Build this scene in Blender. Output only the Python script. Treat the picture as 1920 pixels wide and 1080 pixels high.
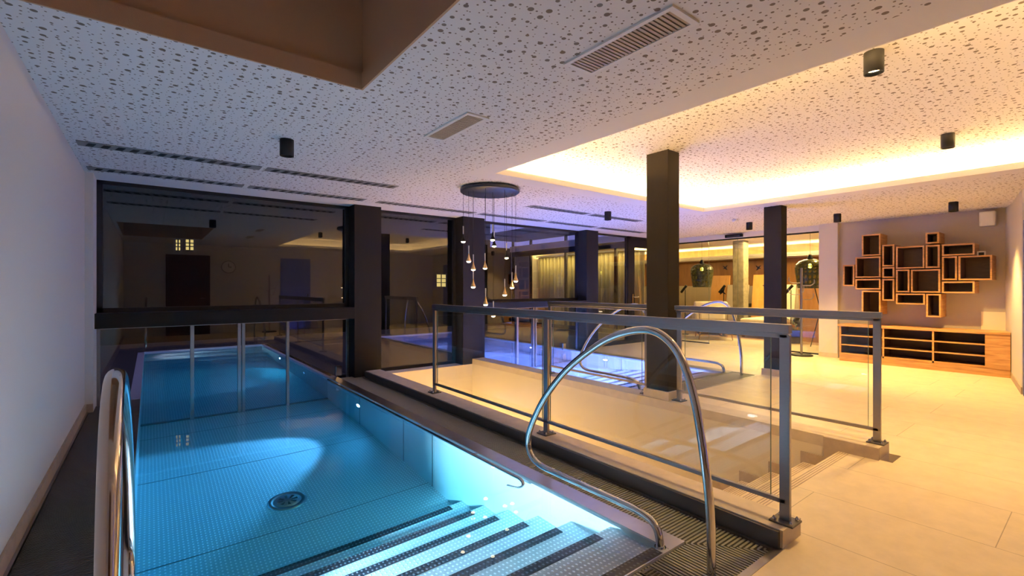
import bpy, bmesh, math, random
from mathutils import Vector, Matrix
random.seed(7)
for o in list(bpy.data.objects): bpy.data.objects.remove(o)
SC = bpy.context.scene
COL = SC.collection
PI = math.pi
# ------------------------------------------------------------------ camera, world, exposure
TH = math.atan(679/876.0); S_, C_ = math.sin(TH), math.cos(TH); CH = 1.35
cam = bpy.data.objects.new('camera', bpy.data.cameras.new('camera')); COL.objects.link(cam)
cam.location = (0, 0, CH); cam.rotation_euler = (PI/2, 0, -TH)
cam.data.sensor_width = 36; cam.data.lens = 876/1920*36; cam.data.clip_start = .05
SC.camera = cam
SC.view_settings.view_transform = 'Standard'; SC.view_settings.look = 'None'
SC.view_settings.exposure = 0.0; SC.view_settings.gamma = 1; SC.view_settings.use_curve_mapping = False
SC.cycles.use_denoising = True
SC.cycles.max_bounces = 14; SC.cycles.diffuse_bounces = 5; SC.cycles.glossy_bounces = 6
SC.cycles.transmission_bounces = 8; SC.cycles.transparent_max_bounces = 16
SC.cycles.sample_clamp_indirect = 6.0; SC.cycles.blur_glossy = 0.5
w = bpy.data.worlds.new('dusk'); SC.world = w; w.use_nodes = True
bg = w.node_tree.nodes['Background']; bg.inputs[0].default_value = (.27, .25, .72, 1); bg.inputs[1].default_value = .85

def light(name, kind, loc, energy, color, size=.1, rot=(0,0,0), parent=None, spot=None, blend=.5, sy=None):
    d = bpy.data.lights.new(name, kind); d.energy = energy; d.color = color
    if kind == 'AREA':
        d.size = size
        if sy: d.shape = 'RECTANGLE'; d.size_y = sy
        else: d.shape = 'DISK'
    else: d.shadow_soft_size = size
    if spot: d.spot_size = math.radians(spot); d.spot_blend = blend
    o = bpy.data.objects.new(name, d); COL.objects.link(o); o.location = loc; o.rotation_euler = rot
    if parent: o.parent = parent
    return o

# ------------------------------------------------------------------ materials
def nmat(name):
    m = bpy.data.materials.new(name); m.use_nodes = True
    nt = m.node_tree; b = nt.nodes['Principled BSDF']
    return m, nt, b
def N(nt, t, **kw):
    n = nt.nodes.new(t)
    for k, v in kw.items(): setattr(n, k, v)
    return n
def L(nt, a, b): nt.links.new(a, b)
def pm(name, col, rough=.5, metal=0., spec=.5, noise=0., nscale=8., bump=0., bscale=200., stretch=None, emis=None, es=0.):
    m, nt, b = nmat(name)
    b.inputs['Base Color'].default_value = (*col, 1); b.inputs['Roughness'].default_value = rough
    b.inputs['Metallic'].default_value = metal; b.inputs['Specular IOR Level'].default_value = spec
    tc = N(nt, 'ShaderNodeTexCoord'); src = tc.outputs['Object']
    if stretch:
        mp = N(nt, 'ShaderNodeMapping'); mp.inputs['Scale'].default_value = stretch
        L(nt, src, mp.inputs[0]); src = mp.outputs[0]
    if noise:
        n = N(nt, 'ShaderNodeTexNoise'); n.inputs['Scale'].default_value = nscale; n.inputs['Detail'].default_value = 5
        L(nt, src, n.inputs[0])
        r = N(nt, 'ShaderNodeMapRange'); r.inputs[3].default_value = 1-noise; r.inputs[4].default_value = 1+noise
        r.inputs[1].default_value = .3; r.inputs[2].default_value = .7
        L(nt, n.outputs[0], r.inputs[0])
        v = N(nt, 'ShaderNodeVectorMath', operation='SCALE'); v.inputs[0].default_value = col
        L(nt, r.outputs[0], v.inputs['Scale']); L(nt, v.outputs[0], b.inputs['Base Color'])
    if bump:
        n = N(nt, 'ShaderNodeTexNoise'); n.inputs['Scale'].default_value = bscale; L(nt, src, n.inputs[0])
        bp = N(nt, 'ShaderNodeBump'); bp.inputs['Strength'].default_value = bump; bp.inputs['Distance'].default_value = .004
        L(nt, n.outputs[0], bp.inputs['Height']); L(nt, bp.outputs[0], b.inputs['Normal'])
    if emis:
        b.inputs['Emission Color'].default_value = (*emis, 1); b.inputs['Emission Strength'].default_value = es
    return m
def emat(name, col, s):
    m = bpy.data.materials.new(name); m.use_nodes = True; nt = m.node_tree; nt.nodes.clear()
    e = N(nt, 'ShaderNodeEmission'); e.inputs[0].default_value = (*col, 1); e.inputs[1].default_value = s
    o = N(nt, 'ShaderNodeOutputMaterial'); L(nt, e.outputs[0], o.inputs[0]); return m
def glassmat(name, ior, tint=(1, 1, 1), rough=0.0):
    m = bpy.data.materials.new(name); m.use_nodes = True; nt = m.node_tree; nt.nodes.clear()
    t = N(nt, 'ShaderNodeBsdfTransparent'); t.inputs[0].default_value = (*tint, 1)
    g = N(nt, 'ShaderNodeBsdfGlossy'); g.inputs['Roughness'].default_value = rough
    ge = N(nt, 'ShaderNodeNewGeometry'); dt = N(nt, 'ShaderNodeVectorMath', operation='DOT_PRODUCT')
    L(nt, ge.outputs['Incoming'], dt.inputs[0]); L(nt, ge.outputs['Normal'], dt.inputs[1])
    ab = N(nt, 'ShaderNodeMath', operation='ABSOLUTE'); L(nt, dt.outputs['Value'], ab.inputs[0])
    om = N(nt, 'ShaderNodeMath', operation='SUBTRACT'); om.inputs[0].default_value = 1; L(nt, ab.outputs[0], om.inputs[1])
    pw = N(nt, 'ShaderNodeMath', operation='POWER'); pw.inputs[1].default_value = 5; L(nt, om.outputs[0], pw.inputs[0])
    r0 = ((ior-1)/(ior+1))**2
    f = N(nt, 'ShaderNodeMapRange'); f.inputs[3].default_value = r0; L(nt, pw.outputs[0], f.inputs[0])
    mx = N(nt, 'ShaderNodeMixShader'); o = N(nt, 'ShaderNodeOutputMaterial')
    L(nt, f.outputs[0], mx.inputs[0]); L(nt, t.outputs[0], mx.inputs[1]); L(nt, g.outputs[0], mx.inputs[2]); L(nt, mx.outputs[0], o.inputs[0])
    return m
def watermat(name, absorb, dens):
    m = bpy.data.materials.new(name); m.use_nodes = True; nt = m.node_tree; nt.nodes.clear()
    g = N(nt, 'ShaderNodeBsdfGlass'); g.inputs['IOR'].default_value = 1.33; g.inputs['Roughness'].default_value = 0
    a = N(nt, 'ShaderNodeVolumeAbsorption'); a.inputs[0].default_value = (*absorb, 1); a.inputs[1].default_value = dens
    n = N(nt, 'ShaderNodeTexNoise'); n.inputs['Scale'].default_value = 1.6; n.inputs['Detail'].default_value = 1
    tc = N(nt, 'ShaderNodeTexCoord'); L(nt, tc.outputs['Object'], n.inputs[0])
    bp = N(nt, 'ShaderNodeBump'); bp.inputs['Strength'].default_value = .08; bp.inputs['Distance'].default_value = .02
    L(nt, n.outputs[0], bp.inputs['Height']); L(nt, bp.outputs[0], g.inputs['Normal'])
    o = N(nt, 'ShaderNodeOutputMaterial'); L(nt, g.outputs[0], o.inputs[0]); L(nt, a.outputs[0], o.inputs[1])
    return m
def perfmat():
    m, nt, b = nmat('perforated_plaster'); b.inputs['Roughness'].default_value = .85; b.inputs['Specular IOR Level'].default_value = .2
    tc = N(nt, 'ShaderNodeTexCoord'); masks = []
    for sc, lo, hi, off in ((13.0, .05, .205, 0.), (21., .06, .13, 3.3)):
        mp = N(nt, 'ShaderNodeMapping'); mp.inputs['Location'].default_value = (off, off*2, 0); L(nt, tc.outputs['Object'], mp.inputs[0])
        v = N(nt, 'ShaderNodeTexVoronoi', voronoi_dimensions='2D'); v.inputs['Scale'].default_value = sc; v.inputs['Randomness'].default_value = .7
        L(nt, mp.outputs[0], v.inputs['Vector'])
        sp = N(nt, 'ShaderNodeSeparateColor'); L(nt, v.outputs['Color'], sp.inputs[0])
        mr = N(nt, 'ShaderNodeMapRange'); mr.inputs[3].default_value = lo; mr.inputs[4].default_value = hi; L(nt, sp.outputs[0], mr.inputs[0])
        lt = N(nt, 'ShaderNodeMath', operation='LESS_THAN'); L(nt, v.outputs['Distance'], lt.inputs[0]); L(nt, mr.outputs[0], lt.inputs[1])
        masks.append(lt)
    mxx = N(nt, 'ShaderNodeMath', operation='MAXIMUM'); L(nt, masks[0].outputs[0], mxx.inputs[0]); L(nt, masks[1].outputs[0], mxx.inputs[1])
    mc = N(nt, 'ShaderNodeMix', data_type='RGBA'); mc.inputs[6].default_value = (.74, .73, .74, 1); mc.inputs[7].default_value = (.19, .155, .13, 1)
    L(nt, mxx.outputs[0], mc.inputs[0]); L(nt, mc.outputs[2], b.inputs['Base Color'])
    return m
def tilemat(name, c1, c2, cm):
    m, nt, b = nmat(name); b.inputs['Roughness'].default_value = .38; b.inputs['Specular IOR Level'].default_value = .35
    tc = N(nt, 'ShaderNodeTexCoord'); sx = N(nt, 'ShaderNodeSeparateXYZ'); cx = N(nt, 'ShaderNodeCombineXYZ'); L(nt, tc.outputs['Object'], sx.inputs[0])
    ad = N(nt, 'ShaderNodeMath', operation='ADD'); ad.inputs[1].default_value = -.38+12; L(nt, sx.outputs['Y'], ad.inputs[0])
    ax = N(nt, 'ShaderNodeMath', operation='ADD'); ax.inputs[1].default_value = -2.84+.635*20; L(nt, sx.outputs['X'], ax.inputs[0])
    L(nt, ad.outputs[0], cx.inputs[0]); L(nt, ax.outputs[0], cx.inputs[1])
    br = N(nt, 'ShaderNodeTexBrick'); br.offset = .3; br.offset_frequency = 2; br.squash = 1
    br.inputs['Scale'].default_value = 1; br.inputs['Mortar Size'].default_value = .0022; br.inputs['Mortar Smooth'].default_value = 0
    br.inputs['Brick Width'].default_value = 1.2; br.inputs['Row Height'].default_value = .635
    br.inputs['Color1'].default_value = (*c1, 1); br.inputs['Color2'].default_value = (*c2, 1); br.inputs['Mortar'].default_value = (*cm, 1)
    L(nt, cx.outputs[0], br.inputs['Vector'])
    n = N(nt, 'ShaderNodeTexNoise'); n.inputs['Scale'].default_value = 6; n.inputs['Detail'].default_value = 8; n.inputs['Roughness'].default_value = .65
    L(nt, tc.outputs['Object'], n.inputs[0])
    r = N(nt, 'ShaderNodeMapRange'); r.inputs[1].default_value = .3; r.inputs[2].default_value = .7; r.inputs[3].default_value = .9; r.inputs[4].default_value = 1.07
    L(nt, n.outputs[0], r.inputs[0]); v = N(nt, 'ShaderNodeVectorMath', operation='SCALE')
    L(nt, br.outputs['Color'], v.inputs[0]); L(nt, r.outputs[0], v.inputs['Scale']); L(nt, v.outputs[0], b.inputs['Base Color'])
    return m
def dotmat(name, col, dot, scale=28., rough=.35, metal=.35):
    m, nt, b = nmat(name); b.inputs['Roughness'].default_value = rough; b.inputs['Metallic'].default_value = metal
    tc = N(nt, 'ShaderNodeTexCoord'); mp = N(nt, 'ShaderNodeMapping'); mp.inputs['Scale'].default_value = (1.25, 1, 1); L(nt, tc.outputs['Object'], mp.inputs[0])
    v = N(nt, 'ShaderNodeTexVoronoi', voronoi_dimensions='2D'); v.inputs['Scale'].default_value = scale; v.inputs['Randomness'].default_value = 0
    L(nt, mp.outputs[0], v.inputs['Vector'])
    r = N(nt, 'ShaderNodeMapRange'); r.inputs[1].default_value = .16; r.inputs[2].default_value = .3; r.inputs[3].default_value = 1; r.inputs[4].default_value = 0
    L(nt, v.outputs['Distance'], r.inputs[0])
    mc = N(nt, 'ShaderNodeMix', data_type='RGBA'); mc.inputs[6].default_value = (*col, 1); mc.inputs[7].default_value = (*dot, 1)
    L(nt, r.outputs[0], mc.inputs[0]); L(nt, mc.outputs[2], b.inputs['Base Color'])
    bp = N(nt, 'ShaderNodeBump'); bp.inputs['Strength'].default_value = .5; bp.inputs['Distance'].default_value = .004
    L(nt, r.outputs[0], bp.inputs['Height']); L(nt, bp.outputs[0], b.inputs['Normal'])
    return m
def woodmat(name, c1, c2, rough=.45, scl=(1, 1, 12), knots=True):
    m, nt, b = nmat(name); b.inputs['Roughness'].default_value = rough
    tc = N(nt, 'ShaderNodeTexCoord'); mp = N(nt, 'ShaderNodeMapping'); mp.inputs['Scale'].default_value = scl; L(nt, tc.outputs['Object'], mp.inputs[0])
    n = N(nt, 'ShaderNodeTexNoise'); n.inputs['Scale'].default_value = 3; n.inputs['Detail'].default_value = 6; n.inputs['Distortion'].default_value = .6
    L(nt, mp.outputs[0], n.inputs[0])
    cr = N(nt, 'ShaderNodeValToRGB'); cr.color_ramp.elements[0].position = .32; cr.color_ramp.elements[1].position = .68
    cr.color_ramp.elements[0].color = (*c1, 1); cr.color_ramp.elements[1].color = (*c2, 1); L(nt, n.outputs[0], cr.inputs[0])
    if knots:
        v = N(nt, 'ShaderNodeTexVoronoi'); v.inputs['Scale'].default_value = 3.2; L(nt, tc.outputs['Object'], v.inputs['Vector'])
        r = N(nt, 'ShaderNodeMapRange'); r.inputs[1].default_value = .03; r.inputs[2].default_value = .1; L(nt, v.outputs['Distance'], r.inputs[0])
        mc = N(nt, 'ShaderNodeMix', data_type='RGBA'); mc.inputs[6].default_value = (.10, .045, .015, 1)
        L(nt, r.outputs[0], mc.inputs[0]); L(nt, cr.outputs[0], mc.inputs[7]); L(nt, mc.outputs[2], b.inputs['Base Color'])
    else: L(nt, cr.outputs[0], b.inputs['Base Color'])
    return m
M = {}
M['perf'] = perfmat()
M['plaster'] = pm('white_plaster', (.74, .73, .74), .85, spec=.2, bump=.15, bscale=260)
M['wall'] = pm('off_white_wall', (.64, .61, .61), .9, spec=.2, bump=.35, bscale=180)
M['greywall'] = pm('greige_wall', (.44, .39, .36), .9, spec=.2, bump=.3, bscale=180)
M['cream'] = pm('cream_wall', (.74, .66, .52), .9, spec=.2, bump=.4, bscale=160)
M['shaft'] = pm('shaft_wall_brown', (.52, .34, .21), .9, spec=.15, bump=.2, bscale=200)
M['tile'] = tilemat('beige_floor_tile', (.72, .60, .43), (.69, .575, .41), (.36, .29, .2))
M['stone'] = pm('beige_curb_stone', (.58, .49, .385), .5, noise=.08, nscale=12, bump=.1, bscale=120)
M['stoned'] = pm('brown_skirting_stone', (.42, .33, .26), .55, noise=.1, nscale=14)
M['column'] = pm('dark_brown_column_paint', (.016, .013, .011), .8, spec=.12, bump=.2, bscale=300)
M['frame'] = pm('black_window_frame', (.010, .010, .013), .5, spec=.3)
M['black'] = pm('matt_black_metal', (.006, .006, .007), .55, spec=.25)
M['gold'] = pm('gold_reflector', (.75, .5, .2), .3, metal=1)
M['steel'] = pm('polished_steel', (.66, .65, .64), .10, metal=1)
M['brushed'] = pm('brushed_steel', (.36, .34, .345), .32, metal=1, noise=.06, nscale=40, stretch=(30, 1, 30))
M['darksteel'] = pm('dull_gutter_steel', (.10, .092, .09), .45, metal=.7)
M['poolwall'] = pm('pool_wall_steel', (.62, .66, .68), .38, metal=.4, noise=.03, nscale=2)
M['poolfloor'] = dotmat('dimpled_pool_floor_steel', (.50, .56, .58), (.85, .88, .9))
M['poolstep'] = dotmat('dimpled_pool_step_steel', (.50, .54, .57), (.9, .92, .95), 30)
M['strip'] = dotmat('dark_dimpled_nosing', (.012, .014, .022), (.10, .12, .15), 30, .5, 0)
M['grate'] = pm('grey_green_grate_slat', (.30, .29, .25), .5)
M['grated'] = pm('dark_grey_grate_slat', (.075, .072, .075), .55)
M['void'] = pm('dark_gutter_channel', (.01, .01, .01), .8)
M['glass'] = glassmat('railing_glass', 1.62, (.97, .99, .985))
M['pane'] = glassmat('window_pane_glass', 1.8, (.93, .95, .95))
M['edge'] = pm('green_glass_edge', (.10, .16, .14), .3)
M['waterA'] = watermat('teal_pool_water', (0, .86, .97), .56)
M['waterB'] = watermat('violet_pool_water', (.5, .7, .99), .25)
M['led'] = emat('warm_cove_led', (1, .60, .21), 270)
M['lens'] = emat('warm_downlight_lens', (1, .72, .38), 14)
M['bulb'] = emat('pendant_bulb', (1, .8, .5), 14)
M['poollamp'] = emat('pool_lamp_lens', (.2, .52, 1), 300)
M['poollampB'] = emat('violet_pool_lamp_lens', (.34, .36, 1), 420)
M['poollampW'] = emat('white_pool_lamp_lens', (1, .84, .9), 160)
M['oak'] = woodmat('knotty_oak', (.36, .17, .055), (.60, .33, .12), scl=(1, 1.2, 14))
M['innerwood'] = woodmat('dark_inside_wood', (.085, .035, .015), (.13, .06, .028), scl=(1, 2, 12), knots=False)  # darker wood tone for the surfaces inside boxes and bench
M['orange'] = woodmat('orange_wood_panel', (.24, .10, .028), (.32, .15, .045), scl=(1, 3, .6), knots=False)
M['woodfloor'] = woodmat('lounge_wood_floor', (.34, .2, .1), (.46, .29, .16), scl=(2, 14, 1), knots=False)
M['board'] = woodmat('light_wood_board', (.50, .25, .06), (.62, .34, .1), scl=(1, 3, .6), knots=False)
M['concrete'] = pm('raw_concrete', (.20, .175, .11), .8, noise=.25, nscale=9, bump=.3, bscale=60)
M['fabric'] = pm('cream_upholstery', (.62, .54, .40), .95, spec=.1, bump=.5, bscale=90)
M['fabricg'] = pm('grey_beige_panel_fabric', (.42, .37, .29), .95, spec=.1)
M['yellow'] = pm('yellow_cushion_fabric', (.65, .5, .08), .9, spec=.1)
M['darkfab'] = pm('charcoal_fabric', (.05, .045, .04), .9, spec=.1)
M['curtain'] = pm('yellowish_curtain_cloth', (.55, .46, .22), .95, spec=.1)
M['greenglass'] = None
M['white'] = pm('white_plastic', (.75, .74, .73), .5)
M['blue'] = pm('blue_lit_door_tint', (.12, .16, .5), .4)  # blue light on the doors is put into this base colour
M['brown'] = woodmat('dark_brown_door', (.07, .022, .01), (.10, .035, .014), scl=(6, 1, .6), knots=False)
M['hedge'] = pm('night_hedge', (.006, .007, .005), 1, spec=0)
M['ground'] = pm('outdoor_paving', (.05, .045, .04), .8, spec=.2)
M['litwin'] = emat('lit_house_window', (1, .75, .25), .9)
M['ventmetal'] = pm('bronze_grille', (.42, .34, .24), .45)
M['slotgrey'] = pm('slot_grey_metal', (.20, .20, .20), .5)
M['rim'] = pm('pool_rim_steel', (.62, .61, .62), .28, metal=1, noise=.04, nscale=10)
M['disc'] = pm('black_blue_canopy', (.015, .022, .045), .4, spec=.5)
def shademat():
    m = bpy.data.materials.new('green_smoked_glass_shade'); m.use_nodes = True; nt = m.node_tree; nt.nodes.clear()
    tc = N(nt, 'ShaderNodeTexCoord'); v = N(nt, 'ShaderNodeTexVoronoi', voronoi_dimensions='2D'); v.inputs['Scale'].default_value = 1; v.inputs['Randomness'].default_value = 0
    mp = N(nt, 'ShaderNodeMapping'); mp.inputs['Scale'].default_value = (20, 10, 1); mp.inputs['Rotation'].default_value = (0, 0, 0)
    L(nt, tc.outputs['UV'], mp.inputs[0]); L(nt, mp.outputs[0], v.inputs['Vector'])
    r = N(nt, 'ShaderNodeMapRange'); r.inputs[1].default_value = .24; r.inputs[2].default_value = .40; r.inputs[3].default_value = .75; r.inputs[4].default_value = .05
    L(nt, v.outputs['Distance'], r.inputs[0])
    p = N(nt, 'ShaderNodeBsdfPrincipled'); p.inputs['Base Color'].default_value = (.05, .055, .025, 1); p.inputs['Roughness'].default_value = .25
    t = N(nt, 'ShaderNodeBsdfTransparent'); t.inputs[0].default_value = (.75, .8, .3, 1)
    mx = N(nt, 'ShaderNodeMixShader'); o = N(nt, 'ShaderNodeOutputMaterial')
    L(nt, r.outputs[0], mx.inputs[0]); L(nt, p.outputs[0], mx.inputs[1]); L(nt, t.outputs[0], mx.inputs[2]); L(nt, mx.outputs[0], o.inputs[0])
    return m
M['greenglass'] = shademat()

# ------------------------------------------------------------------ mesh helpers
def tag(o, label=None, cat=None, group=None, kind=None):
    if label: o['label'] = label
    if cat: o['category'] = cat
    if group: o['group'] = group
    if kind: o['kind'] = kind
    return o
def thing(name, loc, label, cat, group=None):
    o = bpy.data.objects.new(name, None); COL.objects.link(o); o.location = loc; o.empty_display_size = .1
    return tag(o, label, cat, group)
def wloc(o):
    v = Vector((0, 0, 0))
    while o: v += o.location; o = o.parent
    return v
class MB:
    """collects shapes in world coordinates"""
    def __init__(s): s.v = []; s.f = []; s.m = []; s.sm = []
    def add(s, vs, fs, mi=0, smooth=False):
        b = len(s.v); s.v += [tuple(v) for v in vs]
        for f in fs: s.f.append([b+i for i in f]); s.m.append(mi); s.sm.append(smooth)
        return s
    def box(s, x0, x1, y0, y1, z0, z1, mi=0):
        x0, x1 = min(x0, x1), max(x0, x1); y0, y1 = min(y0, y1), max(y0, y1); z0, z1 = min(z0, z1), max(z0, z1)
        v = [(x, y, z) for z in (z0, z1) for y in (y0, y1) for x in (x0, x1)]
        return s.add(v, [(0, 2, 3, 1), (4, 5, 7, 6), (0, 1, 5, 4), (2, 6, 7, 3), (0, 4, 6, 2), (1, 3, 7, 5)], mi)
    def prism(s, pts, axis, a0, a1, mi=0):
        """polygon pts extruded on an axis: 'z' pts=(x,y); 'x' pts=(y,z); 'y' pts=(x,z)"""
        f = {'z': lambda p, a: (p[0], p[1], a), 'x': lambda p, a: (a, p[0], p[1]), 'y': lambda p, a: (p[0], a, p[1])}[axis]
        n = len(pts); v = [f(p, a0) for p in pts]+[f(p, a1) for p in pts]
        fs = [tuple(range(n))[::-1], tuple(range(n, 2*n))]+[(i, (i+1) % n, n+(i+1) % n, n+i) for i in range(n)]
        return s.add(v, fs, mi)
    def lathe(s, prof, c, seg=24, mi=0, axis='z', caps=True):
        vs = []
        for r, h in prof:
            for k in range(seg):
                a = 2*PI*k/seg; p = (r*math.cos(a), r*math.sin(a), h)
                if axis == 'x': p = (p[2], p[0], p[1])
                if axis == 'y': p = (p[0], p[2], p[1])
                vs.append((c[0]+p[0], c[1]+p[1], c[2]+p[2]))
        fs = []; n = len(prof)
        for i in range(n-1):
            for k in range(seg):
                fs.append((i*seg+k, i*seg+(k+1) % seg, (i+1)*seg+(k+1) % seg, (i+1)*seg+k))
        s.add(vs, fs, mi, True)
        if caps:
            s.add([vs[k] for k in range(seg)][::-1], [tuple(range(seg))], mi)
            s.add([vs[(n-1)*seg+k] for k in range(seg)], [tuple(range(seg))], mi)
        return s
    def cyl(s, c, r, h, seg=24, mi=0, axis='z'): return s.lathe([(r, 0), (r, h)], c, seg, mi, axis)
    def tube(s, pts, r, seg=12, mi=0):
        pts = [Vector(p) for p in pts]; n = len(pts); vs = []; up = None
        for i, p in enumerate(pts):
            t = (pts[min(i+1, n-1)]-pts[max(i-1, 0)]).normalized()
            if up is None:
                up = t.orthogonal().normalized()
            up = (up-t*up.dot(t)).normalized(); bn = t.cross(up)
            rr = r[i] if isinstance(r, (list, tuple)) else r
            for k in range(seg):
                a = 2*PI*k/seg; vs.append(p+(up*math.cos(a)+bn*math.sin(a))*rr)
        fs = [(i*seg+k, i*seg+(k+1) % seg, (i+1)*seg+(k+1) % seg, (i+1)*seg+k) for i in range(n-1) for k in range(seg)]
        s.add(vs, fs, mi, True)
        s.add([vs[k] for k in range(seg)][::-1], [tuple(range(seg))], mi); s.add([vs[(n-1)*seg+k] for k in range(seg)], [tuple(range(seg))], mi)
        return s
    def build(s, name, mats, parent=None, bevel=0, loc=None, kind=None, label=None, uvlathe=False):
        if not isinstance(mats, (list, tuple)): mats = [mats]
        off = wloc(parent) if parent else Vector((0, 0, 0))
        o_loc = Vector(loc) if loc is not None else Vector((0, 0, 0))
        me = bpy.data.meshes.new(name)
        me.from_pydata([Vector(v)-off-o_loc for v in s.v], [], s.f)
        for m in mats: me.materials.append(m)
        for p, mi, sm in zip(me.polygons, s.m, s.sm): p.material_index = mi; p.use_smooth = sm
        me.update()
        o = bpy.data.objects.new(name, me); COL.objects.link(o); o.location = o_loc
        if parent: o.parent = parent
        if bevel:
            b = o.modifiers.new('bevel', 'BEVEL'); b.width = bevel; b.segments = 2; b.limit_method = 'ANGLE'
        if kind: o['kind'] = kind
        if label: o['label'] = label
        return o
def smooth_path(pts, k=5):
    P = [Vector(p) for p in pts]; out = []
    for i in range(len(P)-1):
        p0 = P[max(i-1, 0)]; p1 = P[i]; p2 = P[i+1]; p3 = P[min(i+2, len(P)-1)]
        for j in range(k):
            t = j/k; out.append(.5*((2*p1)+(p2-p0)*t+(2*p0-5*p1+4*p2-p3)*t*t+(3*p1-p0-3*p2+p3)*t**3))
    out.append(P[-1]); return out
def dup(root, loc, label=None, group=None):
    r = root.copy(); COL.objects.link(r); r.location = loc
    if label: r['label'] = label
    if group: r['group'] = group
    for ch in list(root.children):
        c = ch.copy(); COL.objects.link(c); c.parent = r
        for g in list(ch.children):
            d = g.copy(); COL.objects.link(d); d.parent = c
    return r
def kids(o): return [c for c in bpy.data.objects if c.parent == o]
def onX(u, v, x):
    a = (u-960)/876; b = (540-v)/876; rx = a*C_+S_; ry = -a*S_+C_; t = x/rx; return (x, ry*t, CH+b*t)

# ------------------------------------------------------------------ the setting
ZC = 2.61; ZH = 2.90
CO = (3.0, 7.25, -.8, 4.17)      # coffer opening
SK = (-.50, 1.07, .1, 2.93)      # skylight opening
YG = 7.27                        # glazing plane
PA = (-.09, 2.12, 1.46); PB = (5.07, 7.28, 3.83)
OUT = 12.5                       # end of the outdoor basins, extended and lit to brighten the lower panes

fl = MB()
for r in ((-.56, 8.75, -1.8, 1.05), (8.75, 10.72, .5, 1.05), (2.80, 4.53, 1.05, 1.40), (4.77, 10.72, 1.05, 3.38), (7.48, 10.72, 3.38, YG+.05),
          (10.72, 12.4, 1.0, 14.0)):
    fl.box(r[0], r[1], r[2], r[3], -.2, 0)
fl.build('floor', M['tile'], kind='structure')
MB().box(12.4, 16.2, 1.0, 14, -.2, 0).build('floor_lounge', M['woodfloor'], kind='structure')

# main ceiling: perforated field and plain borders
ce = MB(); T = .07; mg = .26
def cbox(x0, x1, y0, y1, mi):
    if x1-x0 > 1e-4 and y1-y0 > 1e-4: ce.box(x0, x1, y0, y1, ZC, ZC+T, mi)
def ring(r, g):  # four strips around rect r with width g
    return [(r[0]-g, r[0], r[2]-g, r[3]+g), (r[1], r[1]+g, r[2]-g, r[3]+g), (r[0], r[1], r[2]-g, r[2]), (r[0], r[1], r[3], r[3]+g)]
for q in ring(CO, mg): cbox(*q, 1)
# perforated pieces
cbox(-.60, 2.74, 2.93, 6.78, 0); cbox(1.07, 2.74, -1.85, 2.93, 0); cbox(-.60, 1.07, -1.85, .1, 0); cbox(-.60, -.50, .1, 2.93, 0)
cbox(2.74, 7.51, 4.43, 6.78, 0); cbox(7.51, 10.75, .3, 6.78, 0); cbox(7.51, 8.8, -1.85, .3, 0); cbox(2.74, 7.51, -1.85, -1.06, 0)
cbox(-.60, 10.75, 6.78, YG+.08, 1)
ce.build('ceiling', [M['perf'], M['plaster']], kind='structure')
# coffer above the opening
g = .30
cf = MB(); cf.box(CO[0]-g, CO[1]+g, CO[2]-g, CO[3]+g, ZH, ZH+.05, 0)
for q in ring((CO[0]-g, CO[1]+g, CO[2]-g, CO[3]+g), .05): cf.box(q[0], q[1], q[2], q[3], ZC+T, ZH+.05, 1)
cf.build('ceiling_coffer', [M['perf'], M['plaster']], kind='structure')
# LED cove strips on the coffer ledge, hidden behind its lip
led = thing('cove_light', (CO[0], CO[2], ZC+T), 'warm light strip hidden in the ledge around the raised ceiling coffer', 'strip light')
zl = ZC+T
for x0, x1, y0, y1 in ((CO[0]-g+.02, CO[0]-g+.05, CO[2]-g+.1, CO[3]+g-.1), (CO[1]+g-.05, CO[1]+g-.02, CO[2]-g+.1, CO[3]+g-.1),
                       (CO[0]-g+.1, CO[1]+g-.1, CO[3]+g-.05, CO[3]+g-.02), (CO[0]-g+.1, CO[1]+g-.1, CO[2]-g+.02, CO[2]-g+.05)):
    MB().box(x0, x1, y0, y1, zl, zl+.02).build('strip', M['led'], led)
# skylight shaft
sk = MB()
for q in ring(SK, .05): sk.box(q[0], q[1], q[2], q[3], ZC+T, 4.0)
sk.box(SK[0], SK[1], SK[2], SK[3], 3.95, 4.0)
sk.build('ceiling_shaft', M['shaft'], kind='structure')
tr = MB()
for q in ring((SK[0]+.012, SK[1]-.012, SK[2]+.012, SK[3]-.012), .012): tr.box(q[0], q[1], q[2], q[3], ZC-.004, ZC+.1)
tr.build('trim_1', M['shaft'], kind='structure')

# walls
MB().box(-.76, -.56, -1.9, 6.85, -.2, 2.75).box(-.76, -.49, 6.85, YG+.1, -.2, 2.75).build('wall_left', M['wall'], kind='structure')
bl = MB().box(-.56, -.545, -1.8, 6.85, -.02, .085); bl.box(-.56, -.49, 6.835, 6.85, -.02, .085); bl.build('baseboard_left', M['stoned'], kind='structure')
MB().box(-.76, 8.95, -2.0, -1.8, -.2, 2.75).build('wall_back', M['wall'], kind='structure')
wr = MB(); wr.prism([(10.62, 1.055), (10.17, .945), (8.75, .72), (8.75, .52), (10.9, .75), (10.9, 1.055)], 'z', -.05, 2.75)
wr.box(8.75, 8.95, -1.8, .52, -.05, 2.75)
wr.build('wall_right', M['wall'], kind='structure')
MB().prism([(10.15, .935), (8.74, .715), (8.74, .73), (10.15, .95)], 'z', 0, .09).build('baseboard_right', M['stoned'], kind='structure')
MB().box(10.60, 10.9, 1.04, 3.28, -.05, 2.75).build('wall_shelf', M['greywall'], kind='structure')
MB().box(10.50, 10.9, 3.28, 3.60, -.05, 2.75).build('wall_pier', M['wall'], kind='structure')
MB().box(10.485, 10.5, 3.27, 3.60, 0, .085).build('baseboard_pier', M['stone'], kind='structure')
MB().box(10.62, 10.80, 3.60, YG+.1, 2.50, 2.75).build('wall_header', M['plaster'], kind='structure')
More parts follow.
